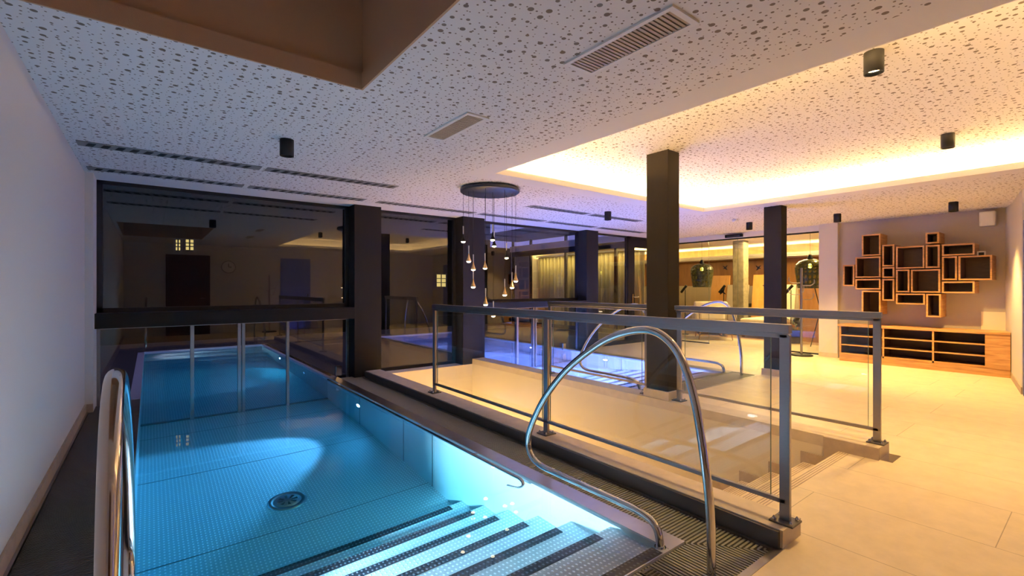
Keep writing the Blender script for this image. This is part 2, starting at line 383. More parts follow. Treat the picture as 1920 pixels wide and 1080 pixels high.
# stairwell
SW = (2.80, 4.53, 1.40, 7.0)
MB().box(4.53, 4.77, 1.13, YG, -2.3, 0.0).build('wall_stairwell_right', M['cream'], kind='structure')
MB().box(2.60, 2.80, 1.05, YG, -2.3, -.0).build('wall_stairwell_left', M['cream'], kind='structure')
MB().box(2.80, 4.53, 7.0, YG, -2.3, 0.0).build('wall_stairwell_end', M['cream'], kind='structure')
MB().box(2.60, 4.77, 1.05, YG, -2.4, -2.3).build('floor_stairwell', M['tile'], kind='structure')
# window wall: piers and beams
for i, (a, b) in enumerate(((2.43, 2.85), (4.34, 4.80), (7.47, 7.84))):
    tag(MB().box(a, b, 7.0, YG+.08, 0 if i != 1 else 0, ZC).build('window_pier', M['column'], bevel=.004),
        ('dark brown pier between the pool window and the stairwell window', 'dark brown pier behind the hanging cluster lamp', 'dark brown pier left of the curtained lounge view and the terrace door')[i], 'pillar', 'dark piers in the window wall')
tag(MB().box(-.505, 2.43, 7.0, YG+.05, .89, 1.06).build('window_beam', M['column']), 'dark beam crossing the big window above the teal pool', 'beam')
tag(MB().box(4.80, 7.47, 7.0, YG+.05, .97, 1.08).build('window_beam', M['column']), 'dark beam crossing the window above the violet pool', 'beam')
def window(n, x0, x1, z0, z1, bar=.05, mull=(), top=True, steel=False, glass=None):
    m = MB(); y0, y1 = YG-.02, YG+.03
    m.box(x0, x0+bar, y0, y1, z0, z1); m.box(x1-bar, x1, y0, y1, z0, z1)
    m.box(x0, x1, y0, y1, z1-bar*.8, z1)
    m.box(x0, x1, y0, y1, z0, z0+(.035 if steel else bar))
    w = m.build('window_%d' % n, M['brushed'] if steel else M['frame'], kind='structure')
    for c, wd in mull:
        MB().box(c-wd/2, c+wd/2, y0-.015, y1, z0, z1).build('mullion', M['brushed'], w)
    MB().box(x0+bar*.5, x1-bar*.5, YG, YG+.012, z0+.01, z1-.01).build('pane', M['pane'], w)
    return w
window(1, -.49, 2.43, 1.06, ZC, .055)
window(2, -.49, 2.43, -1.27, .89, .03, [(.43, .04), (.955, .036), (1.005, .036), (1.56, .034)], steel=True)
window(3, 2.85, 4.34, 0.0, ZC, .05)
window(4, 4.80, 7.47, 1.08, ZC, .055)
window(5, 4.80, 7.47, -1.27, .97, .03, [(5.75, .045), (6.17, .03), (6.23, .03)], steel=True)
w6 = window(6, 7.84, 9.17, 0.05, ZC, .05)
MB().box(7.84, 10.75, YG-.03, YG+.06, 0, .08).build('trim_2', M['frame'], kind='structure')
MB().box(2.23, 2.31, YG-.05, YG-.02, .02, .16).build('latch', M['steel'], bpy.data.objects['window_2'])
MB().box(6.98, 7.06, YG-.05, YG-.02, .02, .16).build('latch', M['steel'], bpy.data.objects['window_5'])
# terrace door in the window wall
d = MB(); d.box(9.17, 9.26, YG-.04, YG+.05, .08, ZC); d.box(9.26, 9.44, YG-.02, YG+.04, .08, ZC-.06); d.box(10.45, 10.62, YG-.02, YG+.04, .08, ZC-.06)
d.box(9.17, 10.72, YG-.04, YG+.05, ZC-.06, ZC); d.box(9.44, 10.45, YG-.02, YG+.04, ZC-.26, ZC-.06); d.box(9.44, 10.45, YG-.02, YG+.04, .08, .25)
dd = d.build('door_1', M['column'], kind='structure')
MB().box(9.42, 10.47, YG, YG+.012, .2, ZC-.2).build('pane', M['pane'], dd)
h = MB().box(9.33, 9.36, YG-.045, YG-.02, .98, 1.2); h.tube([(9.345, YG-.04, 1.13), (9.345, YG-.09, 1.13), (9.36, YG-.1, 1.13), (9.50, YG-.1, 1.13)], .010)
h.build('door_handle', M['steel'], dd)
# outdoors: ground, hedge, lit house windows, lounge wing
og = MB()
og.box(-9, -.2, YG+.1, 16, -.2, -.0); og.box(PA[1]+.05, PB[0]-.05, YG+.1, OUT, -.2, 0); og.box(PB[1]+.05, 10.9, YG+.1, OUT, -.2, 0); og.box(-.2, 10.9, OUT+.1, 16, -.2, 0)
og.build('ground', M['ground'], kind='structure')
hd = MB(); hd.box(-10, 16, 14.5, 15.5, 0, 2.9); hd.box(-10, 10.2, 14.5, 15.5, 2.9, 8); hd.box(-10, -9, 7.4, 14.5, 0, 8)
tag(hd.build('dark_hillside', M['hedge']), 'black tree-covered slope outside the big windows at night', 'hillside', kind='stuff')
def litwin(x, y, z, w_, h_, label):
    t = thing('house_window', (x, y, z), label, 'window', 'lit windows of a house outside')
    MB().box(x-w_/2, x+w_/2, y-.02, y, z, z+h_).build('lit_pane', M['litwin'], t)
    b = MB(); b.box(x-.015, x+.015, y-.04, y-.02, z, z+h_)
    for k in (1, 2): b.box(x-w_/2, x+w_/2, y-.04, y-.02, z+h_*k/3-.012, z+h_*k/3+.012)
    for q in ((x-w_/2-.04, x-w_/2), (x+w_/2, x+w_/2+.04)): b.box(q[0], q[1], y-.04, y, z-.04, z+h_+.04)
    b.build('glazing_bars', M['black'], t)
litwin(.56, 14.45, 2.30, .09, .26, 'narrow lit yellow house window outside, left of the pair above the pool')
litwin(.80, 14.45, 2.32, .16, .26, 'wider lit yellow house window outside, right of the pair above the pool')
litwin(8.05, 14.45, 1.40, .36, .42, 'lit yellow gridded house window seen through the stairwell window')
# lounge wing shell
MB().box(15.8, 16.0, 1.0, 14, -.05, 2.9).build('wall_lounge_far', M['orange'], kind='structure')
MB().box(10.9, 16.0, .8, 1.0, -.05, 2.9).build('wall_lounge_right', M['cream'], kind='structure')
MB().box(10.97, 16.0, 13.0, 14.2, -.05, 2.9).build('wall_lounge_left', M['cream'], kind='structure')
MB().box(10.75, 16.0, 1.0, 14, 2.70, 2.9).build('ceiling_lounge', M['plaster'], kind='structure')
lp = MB(); lp.box(15.05, 15.10, 1.0, 14, 2.33, 2.42); lp.box(15.05, 15.8, 1.0, 14, 2.30, 2.34); lp.build('trim_3', M['plaster'], kind='structure')
l2 = thing('cove_light', (15.3, 1.2, 2.34), 'warm light strip above the orange wood wall of the lounge', 'strip light')
M['led2'] = emat('lounge_cove_led', (1, .64, .2), 130)
MB().box(15.2, 15.24, 1.2, 12.8, 2.345, 2.37).build('strip', M['led2'], l2)
# wing facade towards the terrace
fc = MB(); fc.box(10.85, 10.95, 7.5, 14, 2.52, 2.74); fc.box(10.85, 10.95, 7.5, 14, 0, .12)
for y in (7.5, 9.0, 11.1, 12.9, 13.95): fc.box(10.85, 10.93, y, y+.07, .1, 3.1)
fc.box(9.6, 11.1, 7.4, 14, 3.1, 3.3)
wf = fc.build('window_7', M['frame'], kind='structure')
MB().box(10.90, 10.905, 7.5, 14, .12, 2.52).build('pane', M['pane'], wf)
cu = MB(); n = 260; vs = []
for i in range(n+1):
    y = 8.3+4.6*i/n; x = 11.25+.06*math.sin(i*.62)+.02*math.sin(i*1.7)
    vs += [(x, y, .03), (x, y, 2.45)]
cu.add(vs, [(2*i, 2*i+2, 2*i+3, 2*i+1) for i in range(n)], 0, True)
o = cu.build('curtain', M['curtain']); tag(o, 'long yellowish pleated curtain inside the lounge wing', 'curtain')
sm = o.modifiers.new('s', 'SOLIDIFY'); sm.thickness = .006
l3 = thing('cove_light', (11.2, 8.4, 2.52), 'warm light strip over the pleated curtain', 'strip light')
MB().box(11.2, 11.24, 8.4, 12.9, 2.56, 2.59).build('strip', M['led2'], l3)
MB().box(11.1, 11.4, 8.3, 12.9, 2.46, 2.50).build('pelmet', M['plaster'], l3)
light('lounge_light', 'AREA', (13.2, 5.4, 2.66), 300, (1, .66, .25), 2.0)
light('curtain_light', 'AREA', (11.03, 10.6, 2.44), 26, (1, .74, .3), .08, sy=4.4)

# ------------------------------------------------------------------ pools
def pool(P, label, rimx0, rimx1, lampmat):
    x0, x1, y0 = P; dy = y0-1.46
    r = thing('swimming_pool', (x0, y0, 0), label, 'pool')
    b = MB(); zf = -1.29
    b.box(x1, x1+.13, y0-.04, OUT+.1, zf-.05, 0.0); b.box(x0-.11, x0, y0-.04, OUT+.1, zf-.05, 0.0)
    b.box(x0-.11, x1+.13, OUT, OUT+.1, zf-.05, 0.0)
    b.box(x0-.11, x1+.13, y0-.06, y0, zf-.05, .0)
    b.build('basin_wall', M['poolwall'], r, bevel=.006)
    rm = MB().box(x1, x1+.13, y0-.06, YG-.03, 0, .003).box(x0-.11, x0, y0-.06, YG-.03, 0, .003).box(x0, x1, y0-.06, y0-.05, 0, .003)
    rm.build('rim', M['rim'], r)
    MB().box(x0-.1, x1+.1, y0-.02, OUT+.05, zf-.05, zf).build('basin_floor', M['poolfloor'], r)
    for y in (4.05+dy*.5, 5.45, 6.7): MB().box(x0, x1, y, y+.008, zf, zf+.003).build('floor_seam', M['brushed'], r)
    for y in (3.96+dy, 4.6+dy*.7, 5.9): MB().box(x1-.004, x1, y, y+.012, zf, -.02).build('wall_seam', M['brushed'], r)
    ys = [1.80, 2.12, 2.44, 2.77, 3.10, 3.43]; zs = [-.062, -.27, -.47, -.67, -.88, -1.09]
    prev = 1.46
    for k in range(6):
        st = MB().box(x0, x1, (prev if k else 1.44)+dy, ys[k]+dy, zf, zs[k]).build('step', M['poolstep'], r)
        MB().box(x0+.02, x1-.13, ys[k]-.062+dy, ys[k]+.003+dy, zs[k]-.03, zs[k]+.003).build('nosing_strip', M['strip'], st)
        prev = ys[k]
    MB().box(x0+.02, x1-.06, y0-.052, y0+.012, -.02, .004).build('nosing_strip', M['strip'], r, label='dark strip on the top edge of the steps')
    dr = MB(); c = (x0+1.05, 4.47+dy*.3, zf)
    dr.lathe([(.0, .012), (.10, .014), (.105, .008), (.115, .004), (.125, .012), (.15, .012), (.16, 0)], c, 32, caps=False)
    dd_ = dr.build('floor_drain', M['brushed'], r)
    for k in range(8):
        pt = MB()
        a = 2*PI*k/8; ca, sa = math.cos(a), math.sin(a)
        q = [(c[0]+ca*rr-sa*ww, c[1]+sa*rr+ca*ww) for rr, ww in ((.035, .004), (.08, .012), (.08, -.012), (.035, -.004))]
        pt.prism(q, 'z', zf+.012, zf+.018)
        pt.build('petal', M['darksteel'], dd_)
    return r
pA = pool(PA, 'teal-lit stainless steel pool in the foreground with broad steps', 0, 0, 'poollamp')
pB = pool(PB, 'violet-lit stainless steel pool beyond the stairwell railing', 0, 0, 'poollampB')
def water(P, mat, label):
    x0, x1, y0 = P
    o = MB().box(x0-.01, x1+.01, y0-.01, OUT+.02, -1.31, -.022).build('pool_water', M[mat])
    tag(o, label, 'water', kind='stuff')
water(PA, 'waterA', 'clear teal water filling the near pool')
water(PB, 'waterB', 'bright violet-blue water filling the far pool')
def poollamp(x, y, z, side, mat, label, energy=0, col=(1, 1, 1), aim=None, spot=70, r=.055):
    t = thing('underwater_lamp', (x, y, z), label, 'lamp', 'round lamps in the pool walls')
    s = -1 if side == 'R' else 1
    MB().lathe([(r, 0), (r, .004*s)], (x+.008*s, y, z), 24, axis='x').build('lens', M[mat], t)
    MB().lathe([(r+.02, 0), (r+.02, .006*s), (r, .012*s), (r, 0)], (x, y, z), 24, axis='x', caps=False).build('ring', M['steel'], t)
    if energy:
        dv = (Vector(aim)-Vector((x, y, z))).normalized()
        light('lamp_beam', 'SPOT', (.05*s, 0, 0), energy, col, .04, rot=dv.to_track_quat('-Z', 'Y').to_euler(), parent=t, spot=spot, blend=.35)
poollamp(2.12, 5.94, -.55, 'R', 'poollamp', 'glowing round lamp in the right wall of the teal pool near the windows', 330, (.45, .55, 1), (.55, 5.3, -1.25), 58)
poollamp(-.09, 2.55, -.38, 'L', 'poollampW', 'round lamp low in the left wall of the teal pool beside the steps', 1250, (1, .66, .76), (2.1, 2.0, -.35), 104)
poollamp(2.12, 10.5, -.5, 'R', 'poollamp', 'added round lamp brightening the teal pool outside the window', 25, (.1, .6, 1), (.6, 9, -1.2), 110)  # added lamp, brightens the basin behind the lower panes
poollamp(5.07, 4.95, -.38, 'L', 'poollampB', 'round lamp beside the steps of the violet pool', 3800, (.40, .45, 1), (7.3, 4.6, -.35), 125)
poollamp(7.28, 8.6, -.5, 'R', 'poollampB', 'added round lamp brightening the violet pool outside the window', 1300, (.25, .32, 1), (5.6, 8, -1.2), 120)  # lamp added outdoors to lift the violet glow in the glass
poollamp(7.28, 6.3, -.5, 'R', 'poollampB', 'round lamp in the right wall of the violet pool just inside the window', 4200, (.26, .34, 1), (5.6, 5.6, -1.2), 120)
# wall rail at the waterline of the near pool
rl = thing('grab_rail', (2.07, 2.5, 0), 'slim steel grab rail along the right waterline of the teal pool', 'rail')
pts = [(2.07, 7.1, .0), (2.07, 5, 0), (2.07, 3.2, 0), (2.07, 2.70, 0), (2.075, 2.58, -.005), (2.06, 2.53, -.03), (2.02, 2.54, -.055), (1.99, 2.62, -.06)]
MB().tube(smooth_path(pts, 6), .012, 10).build('tube', M['steel'], rl)
for y in (6.7, 5.4, 4.2, 3.2):
    MB().tube([(2.07, y, 0), (2.12, y, -.008)], .008, 8).build('bracket', M['steel'], rl)

# gutters and grates
def grate(name, x0, x1, y0, y1, along, mat, label, cat='grate', pitch=.022, z=-.006, cut=None):
    t = thing(name, ((x0+x1)/2, (y0+y1)/2, -.03), label, cat, 'slatted gutter grates')
    m = MB(); ln = (y1-y0) if along == 'x' else (x1-x0); n = int(ln/pitch)
    for k in range(n):
        if along == 'x':
            y = y0+(k+.25)*pitch; a, b = x0, x1
            if cut: a, b = cut(y, x0, x1)
            if b-a > .01: m.box(a, b, y, y+pitch*.55, z-.02, z)
        else:
            x = x0+(k+.25)*pitch; a, b = y0, y1
            if cut: a, b = cut(x, y0, y1)
            if b-a > .01: m.box(x, x+pitch*.55, a, b, z-.02, z)
    m.build('slats', M[mat], t)
    return t
def gutter(P, xr1, xl0, yf, mat, which):
    x0, x1, y0 = P; xi = x1+.13; yi = y0-.06
    ch = MB(); ch.box(xi, xr1, yf, OUT if 0 else YG-.05, -.16, -.10); ch.box(xl0, x0-.11, yf, YG-.05, -.16, -.10); ch.box(x0-.11, xi, yf, yi, -.16, -.10)
    gt = thing('overflow_gutter', ((xl0+xr1)/2, yf, -.16), 'steel-edged overflow gutter under the grates of the %s pool' % which, 'gutter')
    ch.build('channel', M['void'], gt)
    k = (xr1-xi)/(yi-yf)
    fr = MB()
    if which == 'near':
        fr.box(-.56, 2.60, 1.045, 1.085, -.1, .002); fr.box(2.545, 2.565, 1.06, YG-.3, -.1, .001); fr.box(-.545, -.53, 1.06, 6.84, -.1, .0)
    else:
        fr.box(4.77, 7.48, 3.375, 3.41, -.1, .002); fr.box(7.41, 7.485, 3.40, YG, -.1, .001)
    fr.build('edge_frame', M['brushed'], gt)
    if xr1-xi > .06:
        grate('gutter_grate', xi+.01, xr1-.02, yf+.02, YG-.1, 'x', mat, 'long slatted grate along the right edge of the %s pool' % which,
              cut=lambda y, a, b: (a, b) if y > yi else (a, min(b, max(a, b if y > yi else xr1-.02 if False else b))) if False else ((a if y >= yi else xi+(yi-y)*k), b))
    grate('gutter_grate', x0-.11 if which == 'far' else xl0, xr1-.02 if xr1-xi > .06 else xi, yf+.03, yi-.005, 'y', mat, 'slatted grate in front of the steps of the %s pool' % which,
          cut=lambda x, a, b: (a, b) if x < xi or xr1-xi < .06 else (a, b-(x-xi)/k))
    if x0-.11-xl0 > .06:
        grate('gutter_grate', xl0+.01, x0-.12, yi, YG-.1, 'x', 'grated', 'long dark slatted grate along the left edge of the %s pool' % which, pitch=.018)
gutter(PA, 2.56, -.535, 1.06, 'grate', 'near')
gutter(PB, 7.42, 4.79, 3.40, 'grate', 'far')
t = thing('skimmer_grille', (1.93, 1.27, 0), 'small slotted steel grille let into the front grate beside the handrail foot', 'grille')
MB().box(1.84, 1.915, 1.11, 1.38, -.03, .0).build('plate', M['darksteel'], t)
m = MB()
for i in range(14):
    for j in range(3): m.box(1.847+j*.022, 1.864+j*.022, 1.12+i*.018, 1.129+i*.018, -.01, .0012)
m.build('slot', M['void'], t)

# pool handrails
prof = [(1.17, -.1), (1.17, .1), (1.175, .28), (1.20, .5), (1.255, .80), (1.33, 1.00), (1.43, 1.10), (1.55, 1.125), (1.74, 1.08), (1.93, .98), (2.15, .82), (2.35, .61), (2.48, .41), (2.525, .28), (2.49, .185), (2.39, .145), (2.2, .14), (1.95, .14), (1.70, .14), (1.56, .132), (1.48, .10), (1.452, .03), (1.45, -.05)]
def handrail(x, dy, label):
    t = thing('pool_handrail', (x, 1.17+dy, 0), label, 'handrail', 'looped handrails at the pool steps')
    MB().tube([(p.x, p.y, p.z) for p in smooth_path([(x, a+dy, z) for a, z in prof], 6)], .021, 18).build('tube', M['steel'], t)
    for y in (1.45,): MB().cyl((x, y+dy, -.002), .03, .006).build('flange', M['steel'], t)
    return t
handrail(2.10, 0, 'polished looped steel handrail at the right of the near pool steps')
handrail(-.068, 0, 'polished looped steel handrail standing close at the left edge of the photo')
handrail(7.26, 2.38, 'looped steel handrail at the right of the far pool steps')
handrail(5.09, 2.38, 'looped steel handrail at the left of the far pool steps, behind the black column')

# ------------------------------------------------------------------ curbs, stairs, railings
t = thing('stone_curb', (2.68, 1.05, 0), 'beige stone curb with dark steel facing between near pool and stairwell', 'curb')
MB().box(2.585, 2.81, 1.05, 6.95, 0, .095).build('coping', M['stone'], t, bevel=.002)
MB().box(2.566, 2.585, 1.065, 6.95, 0, .088).build('steel_facing', M['darksteel'], t)
t = thing('stone_curb', (4.65, 1.13, 0), 'beige stone curb between the stairwell and the tiled floor and far pool', 'curb')
MB().box(4.53, 4.78, 1.13, 7.0, 0.0, .095).build('coping', M['stone'], t, bevel=.002)
MB().box(4.50, 4.53, 1.13, 1.51, -.2, .095).build('end_slab', M['stoned'], t)
MB().box(4.78, 4.80, 3.40, 6.95, 0, .09).build('steel_facing', M['darksteel'], t)
st = thing('staircase', (3.66, 1.4, 0), 'tiled staircase going down between the two stone curbs', 'stairs')
z = 0; y = 1.67
for k in range(11):
    z -= .17
    s = MB().box(2.805, 4.525, y-.27-.02, y, z-.25, z).build('step', M['tile'], st)
    g_ = MB()
    for q in range(4): g_.box(2.83, 4.49, y-.02-q*.018, y-.013-q*.018, z, z+.0015)
    g_.build('groove', M['stoned'], s)
    MB().box(4.512, 4.525, y-.27, y+.02, z-.1, z+.09).build('stair_skirting', M['stoned'], s)
    y += .27
g_ = MB()
for q in range(4): g_.box(2.83, 4.49, 1.378-q*.018, 1.385-q*.018, 0, .0015)
g_.build('groove', M['stoned'], st)
tag(light('stair_light', 'AREA', (3.66, 5.9, -1.2), 330, (1, .78, .45), .8), None)
bpy.data.objects['stair_light'].rotation_euler = (0, 0, 0)

def railing(x, ys, y0, y1, label, zb=.095, panes=()):
    t = thing('glass_railing', (x, ys[0], zb), label, 'railing', 'steel and glass railings around the stairwell')
    for y in ys:
        p = MB().box(x-.012, x+.012, y-.026, y+.026, zb, 1.10).build('post', M['brushed'], t, bevel=.002)
        bp = MB().box(x-.06, x+.06, y-.06, y+.06, zb, zb+.010); bp.build('base_plate', M['darksteel'], p, bevel=.002)
        for sx in (-.04, .04):
            for sy in (-.042, .042): MB().lathe([(.010, 0), (.010, .008), (.006, .014), (.003, .02)], (x+sx, y+sy, zb+.01), 10).build('bolt', M['steel'], p)
    tr_ = MB().box(x-.022, x+.022, y0, y1, 1.105, 1.155); tr_.box(x-.012, x+.012, y0+.01, y1-.01, 1.08, 1.105); tr_.build('top_rail', M['brushed'], t, bevel=.003)
    MB().box(x-.012, x+.012, y0+.02, y1-.02, .19, .215).build('bottom_rail', M['brushed'], t, bevel=.002)
    for a, b in panes:
        g_ = MB().box(x-.005, x+.005, a, b, .215, 1.085).build('glass_pane', M['glass'], t)
        e = MB(); e.box(x-.0052, x+.0052, a-.002, a, .215, 1.085); e.box(x-.0052, x+.0052, b, b+.002, .215, 1.085); e.build('pane_edge', M['edge'], g_)
    return t
railing(2.70, (1.085, 3.0, 5.0), 1.06, 5.03, 'near steel and glass railing on the curb beside the teal pool', panes=((1.16, 2.95), (3.05, 4.93)))
railing(4.66, (1.18, 2.97), 1.15, 3.02, 'right steel and glass railing from the floor end to the black column', panes=((1.24, 2.90),))
railing(4.66, (5.10, 3.40), 3.36, 5.13, 'far steel and glass railing behind the black column beside the violet pool', panes=((3.47, 5.03),))

# black columns
def column(x0, x1, y0, y1, zt, zb, sb, label):
    t = thing('square_column', ((x0+x1)/2, (y0+y1)/2, zb), label, 'column')
    MB().box(x0, x1, y0, y1, zb+sb, zt).build('shaft', M['column'], t, bevel=.003)
    MB().box(x0-.025, x1+.025, y0-.025, y1+.025, zb, zb+sb).build('stone_base', M['stone'], t, bevel=.002)
column(4.57, 4.79, 3.055, 3.34, ZH, .095, .095, 'large dark rectangular column rising from the curb into the lit coffer')
column(7.58, 7.77, 3.10, 3.36, ZC, 0, .10, 'smaller dark rectangular column on the tiled floor before the lounge glass')

# ------------------------------------------------------------------ ceiling fittings
def downlight(x, y, z, lit, label, e=60, lens='lens', col=(1, .63, .19)):
    t = thing('ceiling_downlight', (x, y, z), label, 'ceiling light', 'black cylinder ceiling spots')
    r = .055; hh = .14
    MB().lathe([(r, 0), (r, -hh), (r-.006, -hh), (r-.012, -hh+.03), (r-.012, -hh+.04)], (x, y, z), 28).build('housing', M['black'], t)
    MB().cyl((x, y, z-hh+.025), r-.013, .004, 24).build('lamp_lens', M['lens'] if lit else M['gold'], t)
    if lit: light('spot', 'SPOT', (0, 0, -hh-.01), e*6, col, .03, parent=t, spot=100, blend=.7)
downlight(.92, 4.31, ZC, False, 'unlit black cylinder spot on the ceiling above the teal pool')
downlight(3.76, .97, ZH, True, 'largest black cylinder spot, in the coffer nearest the big vent', 30)
downlight(6.35, 1.03, ZH, True, 'black cylinder spot in the coffer at the right, below the first', 60)
downlight(5.98, 5.13, ZC, False, 'black cylinder spot beside the slot vents left of the large column')
downlight(9.10, 4.30, ZC, True, 'small black cylinder spot between the two columns near the glass doors', 60)
downlight(9.24, 2.89, ZC, True, 'black cylinder spot in front of the white pier', 60)
downlight(9.32, 1.45, ZC, True, 'black cylinder spot above the right end of the wall shelves', 60)
downlight(11.9, 3.9, 2.70, True, 'small black cylinder spot seen through the glass beside a pendant', 30)

def grille(x0, x1, y0, y1, label):
    t = thing('air_vent', ((x0+x1)/2, (y0+y1)/2, ZC), label, 'air vent', 'rectangular ceiling vents')
    f = MB(); w = .03
    for q in ((x0, x1, y0, y0+w), (x0, x1, y1-w, y1), (x0, x0+w*.8, y0+w, y1-w), (x1-w*.8, x1, y0+w, y1-w)): f.box(*q, ZC-.012, ZC-.0005)
    f.build('frame', M['white'], t)
    s = MB(); n = 26
    for k in range(n):
        y = y0+w+(y1-y0-2*w)*k/n
        s.box(x0+.02, x1-.02, y, y+(y1-y0-2*w)/n*.62, ZC-.009, ZC-.004)
    s.build('louvre', M['ventmetal'], t)
    MB().box(x0+.015, x1-.015, y0+.015, y1-.015, ZC-.002, ZC-.0008).build('backing', M['void'] if False else M['grated'], t)
    return t
grille(1.83, 2.05, 1.20, 1.89, 'big rectangular louvred ceiling vent at the top of the photo')
grille(1.79, 1.98, 2.83, 3.50, 'second rectangular louvred ceiling vent, further from the camera')
def slot(x0, x1, y, label):
    t = thing('slot_diffuser', ((x0+x1)/2, y, ZC), label, 'air vent', 'long slot vents in the ceiling')
    MB().box(x0, x1, y-.09, y+.09, ZC-.005, ZC-.0005).build('frame', M['slotgrey'], t)
    s = MB(); n = int((x1-x0-.06)/.10)
    for k in range(n):
        a = x0+.05+k*.1; s.prism([(a, y+.06), (a+.03, y-.05), (a+.08, y-.05), (a+.05, y+.06)], 'z', ZC-.0075, ZC-.004)
    s.build('slot', M['void'], t)
def r_(n): return ('first', 'second', 'third', 'fourth', 'fifth', 'sixth')[n]
for i, (a, b) in enumerate(((-.50, .92), (.97, 2.43), (4.60, 5.88), (5.98, 7.30))):
    slot(a, b, 5.50, '%s slot vent from the left in the row further from the windows' % r_(i))
for i, (a, b) in enumerate(((-.52, .91), (.97, 2.43), (2.62, 4.30), (4.42, 5.87), (5.98, 7.27), (7.40, 8.9))):
    slot(a, b, 6.59, '%s slot vent from the left in the row nearest the windows' % r_(i))
t = thing('smoke_detector', (8.47, 4.26, ZC), 'small white round smoke detector on the ceiling between the columns', 'smoke detector')
MB().lathe([(.05, 0), (.055, -.02), (.045, -.045), (.02, -.05)], (8.47, 4.26, ZC), 24).build('housing', M['white'], t)
t = thing('door_sensor', (10.6, 5.35, 2.52), 'black motion sensor bar above the sliding glass doors', 'sensor')
MB().box(10.55, 10.62, 5.15, 5.55, 2.51, 2.58).build('housing', M['black'], t, bevel=.01)
MB().box(10.54, 10.55, 5.2, 5.5, 2.52, 2.55).build('lens', M['disc'], t)

# hanging cluster lamp
cx, cy = 3.40, 4.84; zc = 2.55
t = thing('cluster_pendant', (cx, cy, ZC), 'round black canopy with thirteen small teardrop pendants on cords', 'pendant light')
MB().lathe([(.10, .06), (.36, .055), (.375, .04), (.375, .012), (.36, 0), (0.001, 0)], (cx, cy, zc), 56, caps=False).build('canopy', M['disc'], t)
MB().box(cx-.1, cx+.1, cy-.1, cy+.1, zc+.045, ZC).build('mount', M['black'], t)
pend = [(110, 480, .0), (150, 623, -.1), (183, 682, .12), (182, 808, -.18), (268, 672, .2), (323, 467, -.05), (334, 512, .22), (423, 597, .15), (490, 765, 0), (463, 812, .05), (410, 865, -.2), (272, 935, -.28), (328, 1017, .3)]
pc = None
for (a, b, off) in pend:
    u = 840+a/3.857; v = 330+b/3.857; tt = 5.9+off; aa = (u-960)/876; x = (aa*C_+S_)*tt; y = (-aa*S_+C_)*tt; z = CH+(540-v)/876*tt
    rr = math.hypot(x-cx, y-cy)
    if rr > .355: x = cx+(x-cx)*.355/rr; y = cy+(y-cy)*.355/rr
    p = MB().lathe([(.031, 0), (.033, .006), (.026, .02), (.016, .045), (.009, .075), (.006, .095)], (x, y, z+.01), 16).build('pendant', M['gold'] if b > 600 else M['black'], t)
    MB().lathe([(.0055, .0), (.007, .1)], (x, y, z+.105), 10).build('stem', M['white'], p)
    MB().lathe([(.002, -.014), (.018, -.010), (.026, 0), (.027, .006)], (x, y, z+.006), 16).build('bulb', M['bulb'], p)
    MB().tube([(x, y, z+.2), (x, y, zc+.002)], .0022, 6).build('cord', M['black'], p)

# ------------------------------------------------------------------ wall shelves and bench
XF, XB = 10.20, 10.60
boxes = [
 (328, 430, 225, 340, 'square oak box shelf at the upper left of the wall cluster'),
 (668, 742, 215, 275, 'smallest oak box shelf at the very top of the cluster'),
 (437, 503, 280, 397, 'tall narrow oak box shelf right of the upper left square one'),
 (510, 664, 288, 408, 'large oak box shelf in the upper middle of the cluster'),
 (668, 745, 282, 405, 'tall oak box shelf directly under the smallest top one'),
 (755, 932, 275, 338, 'flat wide oak box shelf at the upper right of the cluster'),
 (294, 430, 345, 457, 'wide oak box shelf in the left column, second from top'),
 (228, 290, 388, 502, 'leftmost oak box shelf, narrow and upright'),
 (294, 430, 463, 520, 'flat oak box shelf in the left column above the lowest one'),
 (328, 430, 526, 652, 'lowest oak box shelf at the left, partly behind the railing'),
 (437, 503, 400, 458, 'small oak box shelf between the two tall narrow ones at the left'),
 (437, 503, 463, 580, 'narrow oak box shelf under the small one in the second column'),
 (510, 584, 413, 535, 'upright oak box shelf at the centre, left of the large central one'),
 (590, 748, 412, 537, 'large oak box shelf at the centre of the cluster'),
 (755, 838, 343, 470, 'upright oak box shelf left of the big rightmost one'),
 (843, 1025, 338, 470, 'big rightmost oak box shelf with a small device on top'),
 (755, 932, 476, 540, 'flat wide oak box shelf at the lower right'),
 (510, 667, 541, 600, 'flat oak box shelf low in the middle of the cluster'),
 (671, 752, 543, 668, 'lowest hanging upright oak box shelf, right of centre')]
